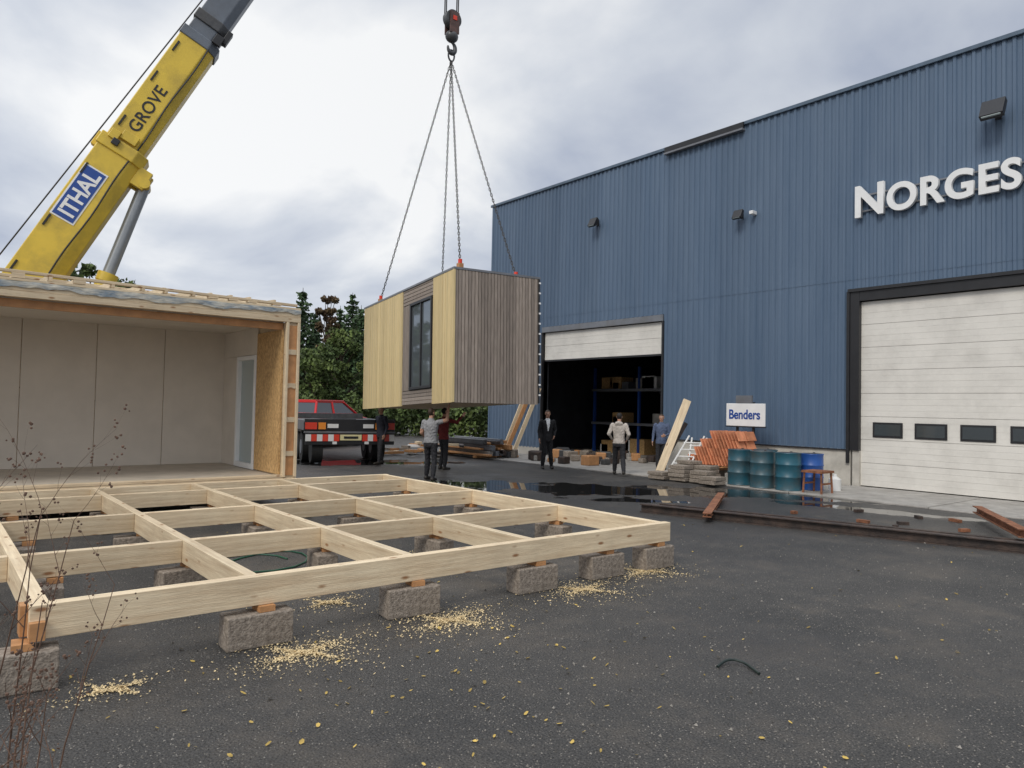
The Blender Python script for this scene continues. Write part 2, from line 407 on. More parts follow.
def secdoor(name,y0,y1,z0,z1,n,x):
    mb=MB();h=(z1-z0)/n
    for i in range(n):
        a=z0+i*h
        for j in range(4):
            q=a+j*h/4
            mb.b2((x-(.020 if j%2 else .0225),y0,q+(.004 if j==0 else .001)),(x+.04,y1,q+h/4-.001 if j<3 else a+h-.005),doorw)
    mb.b2((x+.01,y0,z0),(x+.05,y1,z1),doorw)
    return mb.obj(name,WH)
secdoor('sectional_door_closed',3.75,8.72,.05,4.72,8,XW+.08)
mb=MB()
for i in range(4):
    y1=8.42-i*.99;y0=y1-.72
    mb.b2((XW+.035,y0,1.28),(XW+.052,y1,1.66),blackm)
mb.obj('door_window_frames',WH,bevel=.02)
mb=MB()
for i in range(4):
    y1=8.37-i*.99;y0=y1-.62
    mb.b2((XW+.028,y0,1.33),(XW+.034,y1,1.61),glass_m)
mb.obj('door_window_panes',WH)
mb=MB()
mb.b2((XW-.07,8.72,.93),(XW+.12,8.95,4.98),blackm);mb.b2((XW-.02,8.72,0.03),(XW+.12,8.9,.925),plinthm)
mb.b2((XW-.07,3.55,4.74),(XW+.14,8.715,4.975),blackm);mb.b2((XW-.07,3.52,.93),(XW+.12,3.74,4.735),blackm)
mb.b2((XW-.09,8.96,.6),(XW-.045,9.04,5.0),blackm)
mb.obj('door_frame',WH)
mb=MB();mb.b2((XW-.12,3.5,4.98),(XW-.03,9.0,5.06),blackm);mb.obj('door_head_flashing',WH)
secdoor('sectional_door_raised',15.12,20.88,3.68,4.72,2,XW+.1)
mb=MB();mb.b2((XW-.05,15.06,4.74),(XW+.2,20.94,4.94),greysteel);mb.b2((XW-.05,20.9,0.03),(XW+.25,20.97,4.735),blackm);mb.b2((XW-.05,15.03,.03),(XW+.25,15.1,4.735),blackm)
mb.b2((XW+.06,15.12,3.62),(XW+.15,20.88,3.676),blackm);mb.obj('opening_frame',WH)
mb=MB();mb.b2((XW-.03,-8.8,-.1),(45.8,23.9,.028),concrete);mb.obj('floor_slab',WH)
mb=MB()
for x in(22.5,27):
    for y in(14.5,17,19.5,22):
        mb.b2((x,y,.03),(x+.1,y+.1,3.6),bluep)
    for z in(1.2,2.6):
        mb.b2((x-.1,14.5,z),(x+.9,22.1,z+.1),greysteel)
for i in range(26):
    y=random.uniform(14.8,21.5);z=random.choice([.03,1.31,2.71]);s=random.uniform(.3,.8)
    mb.b2((22.55,y,z),(23.3,y+s,z+s*.8),random.choice([concrete,greysteel,osb,white]))
mb.obj('storage_racks',WH)
def flood(y,z,s=1.0):
    f=MB();x=XW-.05
    f.box((x-.05,y,z),(.06,.12*s,.3*s),blackm)
    f.box((x-.2*s,y,z+.05*s),(.28*s,.05,.05),blackm)
    f.box((x-.36*s,y,z-.02),(.14*s,.42*s,.40*s),blackm,Matrix.Rotation(R(28),3,'Y'))
    f.box((x-.42*s,y,z-.065*s),(.04*s,.34*s,.30*s),glass_c,Matrix.Rotation(R(28),3,'Y'))
    return f.obj('wall_floodlight',WH,bevel=.01)
flood(5.63,8.65,1.1);flood(12.15,7.6,.7);flood(18.0,8.45,.8)
f=MB();f.box((XW-.15,11.75,7.58),(.22,.12,.1),white);f.cyl((XW-.05,11.75,7.55),(XW-.15,11.75,7.55),.03,white);f.obj('security_camera',WH,bevel=.01)
mx=lambda y,z:basis(Vector((0,-1,0)),Vector((0,0,1)),Vector((-1,0,0)),Vector((XW-.14,y,z)))
text('sign_letter_initial','N',1.10,white,WH,mx(8.84,6.88),.05,1,.03,.94)
text('sign_letters','ORGESHUS',.92,white,WH,mx(8.02,6.88),.05,1.07,.028,.95)
mb=MB();mb.b2((XW-.085,1.9,7.0),(XW-.05,8.8,7.04),greysteel);mb.b2((XW-.085,1.9,7.4),(XW-.05,8.8,7.44),greysteel);mb.obj('sign_rails',WH)

# ------------------------------------------------------------------ timber deck frame
DK=empty('timber_deck_frame')
ZB,ZT=.30,.52;zc_=(ZB+ZT)/2;H=ZT-ZB
XL=[.65,2.02,3.42,4.85,6.88];YL=[5.57,7.4,9.4,11.4,12.28]
beam('front_beam',(.58,5.57,zc_),(6.96,5.57,zc_),.10,H,timber,DK)
beam('back_beam',(.58,12.28,zc_),(6.96,12.28,zc_),.10,H,timber,DK)
for i,x in enumerate(XL):
    beam('long_beam_%d'%i,(x,5.622,zc_),(x,12.228,zc_),.09,H-.006,timber,DK)
for i in range(len(XL)-1):
    for j,y in enumerate(YL[1:-1]):
        beam('cross_beam_%d_%d'%(i,j),(XL[i]+.047,y,zc_-.002),(XL[i+1]-.047,y,zc_-.002),.09,H-.012,timber,DK)
for j,y in enumerate([5.57,7.4,9.4,11.4,12.28]):
    if j>0: beam('left_beam_%d'%j,(-3,y,zc_),(XL[0]-.047,y,zc_),.09,H-.01,timber,DK)
def blk(x,y,a=0):
    mb=MB()
    mb.box((0,0,.125),(.5,.22,.25),block_m)
    mb.obj('block_%d_%d'%(x*10,y*10),DK,bevel=.012,loc=(x,y,0),rot=(0,0,a))
    mb=MB();mb.box((0,0,.275),(.12,.16,.045),timber_or,Matrix.Rotation(.08,3,'Z'));mb.obj('shim_%d_%d'%(x*10,y*10),DK,loc=(x+.05,y,0),rot=(0,0,a*2))
for x,y in [(2.05,5.56),(3.42,5.58),(4.87,5.6),(5.9,5.62),(6.75,5.6),(.5,5.55)]:
    blk(x,y,random.uniform(-.12,.12))
for x in (.9,2.02,3.42,4.85,6.8):
    for y in YL[1:-1]: blk(x,y,random.uniform(-.2,.2)+(1.57 if random.random()<.4 else 0))
mb=MB();mb.box((.62,5.5,.36),(.09,.05,.12),timber_or);mb.box((.56,5.66,.41),(.05,.12,.2),timber_or);mb.obj('corner_packers',DK,bevel=.004)

# ------------------------------------------------------------------ timber module (left building)
TM=empty('timber_module_house')
x0,x1,y0,y1=-4.0,5.22,12.5,15.95
beam('sill_beam',(x0,y0+.02,.41),(x1,y0+.02,.41),.10,.22,timber,TM)
beam('sill_plate',(x0,y0+.05,.548),(x1-.25,y0+.05,.548),.16,.045,timber,TM)
beam('sill_ledger',(x0,y0-.10,.36),(x1,y0-.10,.36),.08,.12,timber,TM)
mb=MB();mb.b2((x0,y0+.08,.30),(x1,y1,.55),floorm);mb.obj('floor',TM)
mb=MB()
x=x1-.27
while x>x0+.3:
    mb.b2((x-1.19,15.72,.552),(x,15.75,3.36),gyps);x-=1.2
mb.obj('back_wall_boards',TM,bevel=.004)
mb=MB();mb.b2((x0,15.752,.3),(x1,15.95,3.4),timber);mb.obj('back_wall_structure',TM)
mb=MB()
mb.b2((x0,y0+.12,3.27),(x1-.25,15.718,3.31),gyps);mb.obj('ceiling',TM)
mb=MB()
mb.b2((x1-.29,13.78,2.75),(x1-.26,15.715,3.268),gyps);mb.b2((x1-.29,14.86,.555),(x1-.26,15.715,2.745),gyps);mb.obj('side_wall_boards',TM)
mb=MB();mb.b2((x1-.30,y0+.06,.575),(x1-.262,13.775,3.14),osb);mb.obj('side_wall_osb',TM)
mb=MB()
mb.b2((x1-.255,y0,.525),(x1,13.78,3.27),timber);mb.b2((x1-.255,14.86,.552),(x1,15.75,3.4),timber);mb.b2((x1-.256,13.782,2.75),(x1,14.858,3.4),timber);mb.obj('side_wall_structure',TM)
mb=MB()
mb.b2((x1-.32,13.79,.56),(x1-.1,13.87,2.74),white);mb.b2((x1-.32,14.77,.56),(x1-.1,14.85,2.74),white);mb.b2((x1-.32,13.87,2.66),(x1-.1,14.77,2.74),white);mb.b2((x1-.32,13.87,.56),(x1-.1,14.77,.66),white)
mb.b2((x1-.24,13.87,.66),(x1-.2,14.77,2.66),glass_c);mb.obj('glazed_door',TM,bevel=.004)
beam('end_post_outer',(x1-.03,y0-.025,.53),(x1-.03,y0-.025,3.27),.045,.05,timber,TM)
beam('end_post_inner',(x1-.235,y0-.025,.53),(x1-.235,y0-.025,3.27),.045,.05,timber,TM)
mb=MB();mb.b2((x1-.205,y0-.015,.56),(x1-.06,y0-.002,3.22),timber_or);
for z in(.9,1.5,2.1,2.7):mb.b2((x1-.207,y0-.03,z),(x1-.058,y0-.016,z+.09),timber)
mb.obj('end_insulation_board',TM)
beam('lintel',(x0,y0+.02,3.32),(x1,y0+.02,3.32),.12,.09,timber,TM)
beam('lintel_inner',(x0,y0+.135,3.20),(x1-.262,y0+.135,3.20),.05,.12,timber_or,TM)
mb=MB();mb.b2((x0,y0+.15,3.37),(x1-.02,15.9,3.55),M('roof_underlay_mat',(.25,.24,.22),.8));mb.obj('roof_deck',TM)
beam('fascia_board',(x0,y0+.02,3.435),(x1,y0+.02,3.435),.09,.13,timber,TM)
V=[];F=[];n=260
for i in range(n+1):
    x=x0+(x1-x0)*i/n
    tear=.05*mnoise.noise(Vector((x*1.6,9,.3)))+.04*mnoise.noise(Vector((x*5,3,.3)))
    for j,(yy,zz) in enumerate(((y0-.034,3.415+tear),(y0-.036,3.46+tear*.5),(y0-.034,3.505),(y0+.08,3.515),(y0+.45,3.56))):
        q=mnoise.noise(Vector((x*9,j*1.3,.3)))
        V.append((x,yy-.008+.007*q,zz+.008*q))
for i in range(n):
    for j in range(4):
        a=i*5+j;F.append((a,a+5,a+6,a+1))
me=bpy.data.meshes.new('roof_membrane');me.from_pydata(V,[],F);me.materials.append(membrane)
o=bpy.data.objects.new('roof_membrane',me);COL.objects.link(o);o.parent=TM
rs=lambda x:3.72-.13*(x-x0)/(x1-x0)
beam('roof_top_rail',(x0,y0+.06,rs(x0)),(x1-.05,y0+.06,rs(x1)),.10,.04,timber,TM)
beam('roof_top_rail_back',(x0,y0+1.4,3.84),(x1-.1,y0+1.4,3.70),.10,.045,timber,TM)
beam('roof_low_rail',(x0,y0+.03,3.535),(x1,y0+.03,3.52),.10,.035,timber,TM)
x=x0+.2;k=0
while x<x1-.1:
    zt=rs(x)-.022
    mb=MB();mb.box((x,y0+.04,(3.555+zt)/2),(random.choice([.045,.045,.16]),.08,zt-3.558),timber);mb.obj('roof_stud_%d'%k,TM)
    beam('roof_rafter_%d'%k,(x,y0+.14,3.62),(x,y0+3.3,3.76),.045,.09,timber,TM,bev=0)
    x+=random.uniform(.3,.5);k+=1

# ------------------------------------------------------------------ hanging module
HM=empty('hanging_house_module')
BL,BW,BH=6.55,2.3,3.1
mb=MB();mb.b2((.05,.05,.12),(BW-.05,BL-.05,BH-.05),darkgrey);mb.obj('core',HM)
mb=MB();mb.b2((.03,.03,.01),(BW-.03,BL-.03,.115),timber);mb.obj('floor_frame',HM)
mb=MB();mb.b2((-.02,-.02,BH-.05),(BW+.02,BL+.02,BH+.0),greysteel);mb.obj('roof_cap',HM)
def slats(mb,axis,a0,a1,z0,z1,mat,wd=.09,gap=.012,face=0.0,th=.03):
    a=a0
    while a<a1-.02:
        b=min(a+wd,a1)
        t=th+random.uniform(-.003,.003)
        if axis=='y': mb.b2((face-t,a,z0),(face,b-gap,z1),mat)
        else: mb.b2((a,face-t,z0),(b-gap,face,z1),mat)
        a+=wd
mb=MB()
slats(mb,'y',.03,1.2,-.03,BH-.055,pine,face=.025,wd=.075,gap=.010,th=.035);slats(mb,'y',3.25,BL-.03,-.03,BH-.055,pine,face=.025,wd=.075,gap=.010,th=.035);mb.obj('pine_cladding',HM)
mb=MB();slats(mb,'x',.03,BW-.03,-.03,BH-.055,greyclad,face=.025,wd=.085,gap=.014,th=.035);mb.obj('grey_cladding_end',HM)
mb=MB()
z=2.64
while z<BH-.1:mb.b2((.0,1.215,z),(.03,3.235,min(z+.075,BH-.06)),greyclad);z+=.09
z=.0
while z<.33:mb.b2((.0,1.215,z),(.03,3.235,z+.078),greyclad);z+=.09
slats(mb,'y',2.68,3.24,.365,2.62,greyclad,face=.03)
mb.obj('grey_cladding_side',HM)
mb=MB()
wy0,wy1,wz0,wz1=1.3,2.6,.44,2.56
for a,b in(((0,wy0-.07,wz0-.07),(.05,wy0,wz1+.07)),((0,wy1,wz0-.07),(.05,wy1+.07,wz1+.07)),((0,wy0,wz0-.07),(.05,wy1,wz0)),((0,wy0,wz1),(.05,wy1,wz1+.07)),((.01,1.92,wz0),(.049,1.98,wz1))):
    mb.b2((a[0]-.04,a[1],a[2]),b,blackm)
mb.obj('window_frame',HM,bevel=.005)
mb=MB();mb.b2((.01,wy0,wz0),(.036,1.92,wz1),glass_w);mb.b2((.01,1.98,wz0),(.036,wy1,wz1),glass_w);mb.obj('window_glass',HM)
mb=MB();mb.b2((.037,1.21,.34),(.046,3.24,2.635),blackm);mb.obj('window_backing',HM)
mb=MB();mb.b2((BW-.028,-.01,0),(BW+.01,.06,BH-.06),blackm)
for k in range(12):mb.box((BW+.005,-.0,.2+k*.25),(.05,.05,.04),white)
mb.box((-.005,-.005,BH/2-.04),(.05,.05,BH-.04),pine)
mb.obj('corner_fixings',HM)
yaw=R(-9.7)
Mh=Matrix.Translation((9.37,13.65,1.96))@Matrix.Rotation(yaw,4,'Z')@Matrix.Rotation(R(-2.1),4,'X')@Matrix.Rotation(R(.2),4,'Y')
HM.matrix_world=Mh
HG=empty('crane_hook_block')
tip=Vector((11.15,16.72,22.4))
hk=Vector((11.15,16.72,11.45))
mb=MB()
mb.cyl(hk+Vector((0,-.10,1.22)),hk+Vector((0,.10,1.22)),.25,darkgrey,24)
mb.box(hk+Vector((0,-.13,1.10)),(.30,.03,.6),hookred);mb.box(hk+Vector((0,.13,1.10)),(.30,.03,.6),hookred)
mb.box(hk+Vector((0,-.15,1.22)),(.12,.02,.12),redm)
mb.sphere(hk+Vector((0,0,.74)),.19,darkgrey,10,(1,.9,.9))
hp=[];hr=[]
for i in range(15):
    a=R(90-i*20);hp.append(hk+Vector((.12*math.cos(a),0,.42+.15*math.sin(a))));hr.append(.028+.04*math.sin(math.pi*i/14))
mb.tube(hp,hr,darkgrey,10)
hp=[hk+Vector((.10*math.cos(R(a)),0,.20+.16*math.sin(R(a)))) for a in range(0,361,24)]
mb.tube(hp,[.025]*len(hp),darkgrey,8)
mb.obj('hook_and_sheaves',HG,smooth=True)
mb=MB()
for dx in(-.2,.2):
    mb.cyl(hk+Vector((dx,0,1.25)),tip+Vector((dx,0,-.3)),.018,blackm,8)
    mb.cyl(hk+Vector((dx,.08,1.25)),tip+Vector((dx,.08,-.3)),.018,blackm,8)
mb.obj('hoist_ropes',HG)
mb=MB()
def chain(a,b):
    a=Vector(a);b=Vector(b);n=int((b-a).length/.085);d=(b-a).normalized();s=d.orthogonal().normalized();t=d.cross(s)
    for i in range(n):
        c=a+(b-a)*(i+.5)/n;u=s if i%2 else t
        for sg in(-1,1):
            mb.tube([c-d*.054+u*sg*.005,c-d*.027+u*sg*.021,c+d*.027+u*sg*.021,c+d*.054+u*sg*.005],[.0105]*4,chain_m,5,cap=False)
top=hk+Vector((0,0,.05))
LUG=((.2,.12),(.15,5.5),(2.0,.65),(2.1,5.5))
for lx,ly in LUG:
    chain(top,Mh@Vector((lx,ly,BH+.12)))
mb.obj('chain_slings',HG)
mb=MB()
for lx,ly in LUG:
    p=Mh@Vector((lx,ly,BH+.06));mb.box(p,(.12,.12,.12),timber_or);mb.cyl(p,p+Vector((0,0,.16)),.05,redm,10)
mb.obj('lifting_lugs',HG)

# ------------------------------------------------------------------ crane
CR=empty('mobile_crane')
P0=Vector((1.93,19.0,4.65));D=tip-P0;b_ax=D.normalized()
nrm=Vector((-D.y,D.x,0)).normalized()
if nrm.y>0:nrm=-nrm
upv=b_ax.cross(nrm)
if upv.z<0:upv=-upv
def S(s,n=0,u=0):return P0+D*s+nrm*n+upv*u
def boomsec(name,s0,s1,h,wd,mat,uo=0):
    mb=MB()
    prof=[(-wd/2,h*.5),(wd/2,h*.5),(wd/2,-h*.28),(wd*.3,-h*.5),(-wd*.3,-h*.5),(-wd/2,-h*.28)]
    vs=[S(s0,a,c+uo) for a,c in prof]+[S(s1,a,c+uo) for a,c in prof]
    n=6;mb.add(vs,[tuple(range(n)),tuple(range(2*n-1,n-1,-1))]+[(i,i+n,(i+1)%n+n,(i+1)%n) for i in range(n)],mat)
    return mb.obj(name,CR,bevel=.02)
boomsec('boom_base_section',-.13,.160,.98,.78,yellow)
boomsec('boom_collar',.153,.168,1.06,.86,yellow)
boomsec('boom_second_section',.165,.325,.84,.70,yellow,.03)
boomsec('boom_second_collar',.318,.330,.90,.76,boomgrey,.03)
boomsec('boom_third_section',.328,.42,.72,.62,boomgrey,.04)
boomsec('boom_third_collar',.345,.358,.80,.70,darkgrey,.04)
boomsec('boom_fourth_section',.42,.70,.66,.56,boomgrey,.04)
boomsec('boom_tip_section',.70,.985,.60,.50,yellow,.04)
mb=MB()
Rm=Matrix((b_ax,nrm,upv)).transposed()
mb.box(S(.145,.2,-.62),(.45,.16,.3),yellow,Rm);mb.box(S(.145,-.2,-.62),(.45,.16,.3),yellow,Rm)
mb.box(S(.17,.44,.28),(.22,.08,.2),yellow,Rm);mb.box(S(.176,.42,.0),(.22,.06,.35),yellow,Rm);mb.box(S(.163,.46,.18),(.15,.06,.15),blackm,Rm)
mb.box(S(.16,0,.58),(.35,.2,.14),yellow,Rm)
mb.box(S(.335,.40,-.3),(.25,.1,.2),blackm,Rm);mb.box(S(.345,.3,-.42),(.35,.2,.12),blackm,Rm)
mb.cyl(S(.985,.35,0),S(.985,-.35,0),.45,darkgrey,20)
mb.obj('boom_fittings',CR,bevel=.01)
for k,(s,u) in enumerate(((-.01,.42),(.05,.42),(.12,.42),(.19,.38),(.255,.38),(.30,.38))):
    mb=MB();mb.box(S(s,.405 if s<.155 else .36,u-.03),(.28,.03,.04),blackm,Rm);mb.obj('boom_bracket_%d'%k,CR)
mb=MB();mb.tube([S(s,.40 if s<.155 else .365,-.24+.02*math.sin(s*60)) for s in np.linspace(-.12,.32,30)],[.018]*30,blackm,6);mb.obj('boom_hydraulic_hose',CR)
ca=Vector((2.45,18.88,2.2));cb_=S(.142,0,-.72);cm=ca.lerp(cb_,.50)
mb=MB();mb.cyl(ca,cm,.20,yellow,20);mb.cyl(cm,cm+(cb_-ca).normalized()*.2,.22,yellow,20);mb.cyl(cm,cb_,.135,chrome,20)
mb.cyl(cb_-nrm*.3,cb_+nrm*.3,.13,yellow,16);mb.obj('luffing_cylinder',CR,smooth=True)
pc=S(.092,.395,.17)
mb=MB();mb.box(pc,(1.36,.012,.52),white,Rm);mb.obj('name_panel_border',CR)
mb=MB();mb.box(pc+nrm*.008,(1.29,.012,.45),bluep,Rm);mb.obj('name_panel',CR)
text('name_lettering','ITHAL',.47,white,CR,basis(b_ax,upv,nrm,pc+nrm*.016-b_ax*.57-upv*.165),.004,1.0,.012,.88)
text('maker_lettering','GROVE',.38,blackm,CR,basis(b_ax,upv,nrm,S(.186,.355,-.06)),.004,1.05,.004,.98)
mb=MB();mb.cyl(Vector((-.5,20.7,1.96)),tip+Vector((-.2,.2,-.1)),.017,blackm,6);mb.obj('boom_rope',CR)
mb=MB()
mb.b2((-8.5,17.7,.95),(3.4,20.4,1.45),yellow);mb.b2((-1.8,18.1,1.5),(2.9,20.2,2.1),yellow)
mb.box((.9,18.45,2.5),(1.3,.12,1.1),yellow);mb.box((.9,19.95,2.5),(1.3,.12,1.1),yellow)
mb.b2((-4.2,18.0,1.55),(-1.9,20.3,2.6),greysteel)
mb.obj('carrier_and_turntable',CR,bevel=.04)
mb=MB()
mb.prism([(.2,1.5),(2.4,1.5),(2.4,2.4),(1.9,3.1),(.2,3.1)],'y',17.35,18.15,yellow);mb.obj('operator_cab',CR,bevel=.05)
mb=MB();mb.box((1.05,17.34,2.55),(1.4,.02,.8),glass_m);mb.obj('cab_glass',CR)
mb=MB();mb.prism([(-10.2,.8),(-8.4,.8),(-8.4,2.9),(-9.8,2.9),(-10.2,2.0)],'y',17.8,20.3,yellow);mb.obj('driving_cab',CR,bevel=.06)
mb=MB();mb.b2((-10.05,17.78,2.0),(-8.7,17.795,2.7),glass_m);mb.obj('driving_cab_glass',CR)
mb=MB()
for x in(-8.9,-6.9,-1.4,.3,2.2):
    for y in(17.65,20.05):
        mb.cyl((x,y,.62),(x,y+.4,.62),.62,rubber,24);mb.cyl((x,y-.01,.62),(x,y+.41,.62),.3,greysteel,16)
mb.obj('wheels',CR,smooth=True)

# ------------------------------------------------------------------ vehicles
TR=empty('flatbed_trailer')
mb=MB()
mb.b2((-1.27,0,1.12),(1.27,5.0,1.26),darkgrey);mb.b2((-.5,.2,.8),(-.35,6.0,1.12),blackm);mb.b2((.35,.2,.8),(.5,6.0,1.12),blackm)
mb.b2((-1.27,-.06,.98),(1.27,0,1.34),blackm)
mb.b2((-1.29,0,1.0),(-1.275,5.0,1.3),greysteel);mb.b2((1.275,0,1.0),(1.29,5.0,1.3),greysteel)
mb.obj('deck',TR,bevel=.012)
mb=MB();mb.b2((-1.25,-.12,.58),(1.25,-.03,.92),blackm);mb.b2((-1.29,-.13,.925),(1.29,-.04,.975),greysteel);mb.obj('rear_bumper',TR,bevel=.01)
mb=MB()
sk=Matrix.Rotation(R(0),3,'Y')
for sx_ in(-1,1):
    for k in range(6):
        xa=sx_*(.40+.155*k)
        mb.box((xa,-.135,.79),(.15,.02,.20),white if k%2 else redm)
    mb.box((sx_*1.10,-.09,1.14),(.32,.03,.20),redm);mb.box((sx_*.80,-.09,1.14),(.20,.03,.20),orange)
    mb.box((sx_*.5,-.09,1.14),(.3,.03,.12),white)
    mb.box((sx_*.45,-.135,.64),(.12,.02,.08),white)
mb.box((0,-.14,.80),(.60,.02,.17),plate);mb.box((0,-.155,.80),(.40,.01,.07),blackm);mb.obj('lights_and_markers',TR)
mb=MB()
for y in(1.3,2.4):
    for x in(-1.2,.85):mb.cyl((x,y,.46),(x+.35,y,.46),.46,rubber,24);mb.cyl((x-.01,y,.46),(x+.36,y,.46),.22,greysteel,14)
mb.cyl((-1.05,.35,.42),(-.75,.35,.42),.40,rubber,20);mb.b2((-1.26,.75,.93),(-.8,3.0,.99),blackm);mb.b2((.8,.75,.93),(1.26,3.0,.99),blackm)
mb.obj('wheels',TR,smooth=True)
mb=MB()
mb.b2((-1.27,4.9,1.265),(1.27,5.0,1.45),darkgrey)
mb.tube([(-.9,.6,1.3),(-.2,1.5,1.32),(.6,2.6,1.3)],[.03,.03,.03],chain_m,6);mb.obj('headboard',TR)
TR.location=(10.25,20.45,0);TR.rotation_euler=(0,0,R(-16));TR.scale=(1.08,1,1.02)
PK=empty('red_pickup_truck')
mb=MB()
mb.prism([(0,.45),(5.2,.45),(5.3,.8),(5.2,1.18),(3.9,1.42),(0,1.46)],'x',-.97,.97,red);mb.obj('body',PK,bevel=.06)
mb=MB()
v=[(-.88,1.0,1.40),(.88,1.0,1.40),(.88,4.15,1.40),(-.88,4.15,1.40),(-.72,1.3,1.90),(.72,1.3,1.90),(.72,3.3,1.90),(-.72,3.3,1.90)]
mb.add(v,[(0,3,2,1),(4,5,6,7),(0,1,5,4),(1,2,6,5),(2,3,7,6),(3,0,4,7)],glass_m);mb.obj('cabin_glass',PK,bevel=.03)
mb=MB();mb.b2((-.74,1.26,1.86),(.74,3.35,1.98),red)
for sx_ in(-1,1):
    for (a,b) in(((1.0,1.40),(1.3,1.9)),((2.35,1.40),(2.4,1.9)),((4.15,1.40),(3.3,1.9))):
        mb.cyl((sx_*.885,a[0],a[1]),(sx_*.725,b[0],b[1]),.055,red,8)
mb.obj('roof_and_pillars',PK,bevel=.02)
mb=MB()
for y in(1.0,4.3):
    for x in(-1.0,.75):mb.cyl((x,y,.4),(x+.25,y,.4),.4,rubber,24);mb.cyl((x-.01,y,.4),(x+.26,y,.4),.2,chrome,14)
mb.obj('wheels',PK,smooth=True)
mb=MB();mb.b2((-.94,-.04,.9),(-.78,.02,1.3),redm);mb.b2((.78,-.04,.9),(.94,.02,1.3),redm);mb.b2((-.95,-.12,.5),(.95,0,.66),chrome);mb.b2((-.25,-.06,.8),(.25,-.04,.92),white)
mb.b2((-.9,5.19,.8),(-.55,5.31,1.0),white);mb.b2((.55,5.19,.8),(.9,5.31,1.0),white);mb.b2((-.5,5.2,.7),(.5,5.3,1.0),blackm)
mb.obj('lights_and_bumper',PK)
PK.location=(11.0,27.9,0);PK.rotation_euler=(0,0,R(-58))

# ------------------------------------------------------------------ yard objects
def drum(x,y,mat,r=.29,h=.88,name='oil_drum'):
    mb=MB();zs=[0,.01,.03,.29,.305,.32,.335,.58,.595,.61,.625,.85,.87,.88];rs=[.28,.295,.285,.285,.297,.297,.285,.285,.297,.297,.285,.285,.296,.292]
    mb.tube([(x,y,z*h/.88+.03) for z in zs],[q*r/.29 for q in rs],mat,28)
    mb.cyl((x+.12,y,h+.03),(x+.12,y,h+.055),.03,darkgrey,10)
    mb.tube([(x,y,h+.012),(x,y,h+.034)],[r*.88,r*.88],darkgrey,24)
    return mb.obj(name,smooth=True)
drum(16.0,10.55,teal);drum(15.9,9.85,teal);drum(15.95,9.2,teal);drum(16.6,10.2,teal)
drum(16.55,8.95,bluebar,.27,.86,'plastic_barrel');
ST=MB();
cx_,cy_=16.0,8.5
for dx in(-.22,.22):
    for dy in(-.2,.2):ST.tube([(cx_+dx*1.1,cy_+dy*1.1,.03),(cx_+dx,cy_+dy,.5)],[.025,.025],rust,8)
ST.box((cx_,cy_,.52),(.55,.5,.05),rust);ST.box((cx_,cy_+.2,.25),(.45,.03,.04),rust);ST.box((cx_,cy_-.2,.25),(.45,.03,.04),rust)
ST.obj('rusty_work_stand')
mb=MB();mb.tube([(16.9,8.55,.03),(16.9,8.55,.3),(16.9,8.55,.36),(16.9,8.55,.42)],[.14,.14,.05,.04],plastic,14);mb.obj('plastic_canister',smooth=True)
TP=empty('roof_tile_pallet')
mb=MB()
for i in range(6):mb.b2((16.2,10.85+i*.33,.38),(17.4,10.97+i*.33,.40),timber_or)
for y in(10.9,11.65,12.4):mb.b2((16.2,y,.26),(17.4,y+.1,.378),timber_or)
for y in(10.9,11.65,12.3):
    for x in(16.25,16.95):mb.b2((x,y,.03),(x+.4,y+.25,.255),concrete)
mb.obj('pallet',TP)
mb=MB()
for k in range(4):
    nn=[16,14,12,9][k]
    for i in range(nn):
        y=10.92+i*.100
        mb.box((16.62,y,.53+k*.225+random.uniform(-.01,.01)),(.36,.03,.26),tile,Matrix.Rotation(R(-24+random.uniform(-3,3)),3,'X'))
        if i%2==0: mb.box((17.05,y,.53+k*.225),(.40,.03,.26),tile,Matrix.Rotation(R(-24),3,'X'))
mb.obj('tiles',TP,bevel=.006)
SB=empty('advertising_sign_board')
sx0=17.45;
mb=MB();mb.b2((sx0,10.75,1.46),(sx0+.04,11.95,2.08),white);mb.obj('panel',SB,bevel=.01)
mb=MB();mb.b2((sx0+.045,11.1,.03),(sx0+.09,11.16,2.12),blackm);mb.b2((sx0+.045,11.6,.03),(sx0+.09,11.66,2.12),blackm);mb.b2((sx0,11.15,2.085),(sx0+.05,11.65,2.30),greysteel);mb.b2((sx0-.01,10.73,1.43),(sx0+.045,11.97,1.457),blackm);mb.obj('posts',SB)
text('lettering','Benders',.36,bluep,SB,basis(Vector((0,-1,0)),Vector((0,0,1)),Vector((-1,0,0)),Vector((sx0-.004,11.87,1.66))),.003,.98,.008,.84)
mb=MB()
for (x,y,n) in((15.4,11.9,4),(15.5,11.3,3),(15.95,12.05,5),(16.0,11.5,4),(15.3,12.5,2),(15.35,10.9,2)):
    for k in range(n):
        mb.box((x+random.uniform(-.03,.03),y+random.uniform(-.03,.03),.08+k*.10),(.42,.5,.09),block_m,Matrix.Rotation(random.uniform(-.12,.12),3,'Z'))
mb.obj('concrete_paver_stack',bevel=.008)
LP=empty('leaning_plank');beam('board',(15.75,12.95,.04),(16.75,12.75,2.15),.22,.05,timber,LP,twist=R(60))
LP=empty('leaning_plank');beam('board',(16.0,13.2,.04),(16.9,12.9,1.5),.12,.05,rustdark,LP,twist=R(60))
FR=empty('aluminium_step_ladder')
mb=MB()
def lad(a,b,wv,n):
    a=Vector(a);b=Vector(b);wv=Vector(wv)
    for s in(-.5,.5):mb.tube([a+wv*s,b+wv*s*.8],[.025,.025],plastic,6)
    for i in range(1,n):
        c=a.lerp(b,i/n);mb.tube([c-wv*.5,c+wv*.5],[.018,.018],plastic,6)
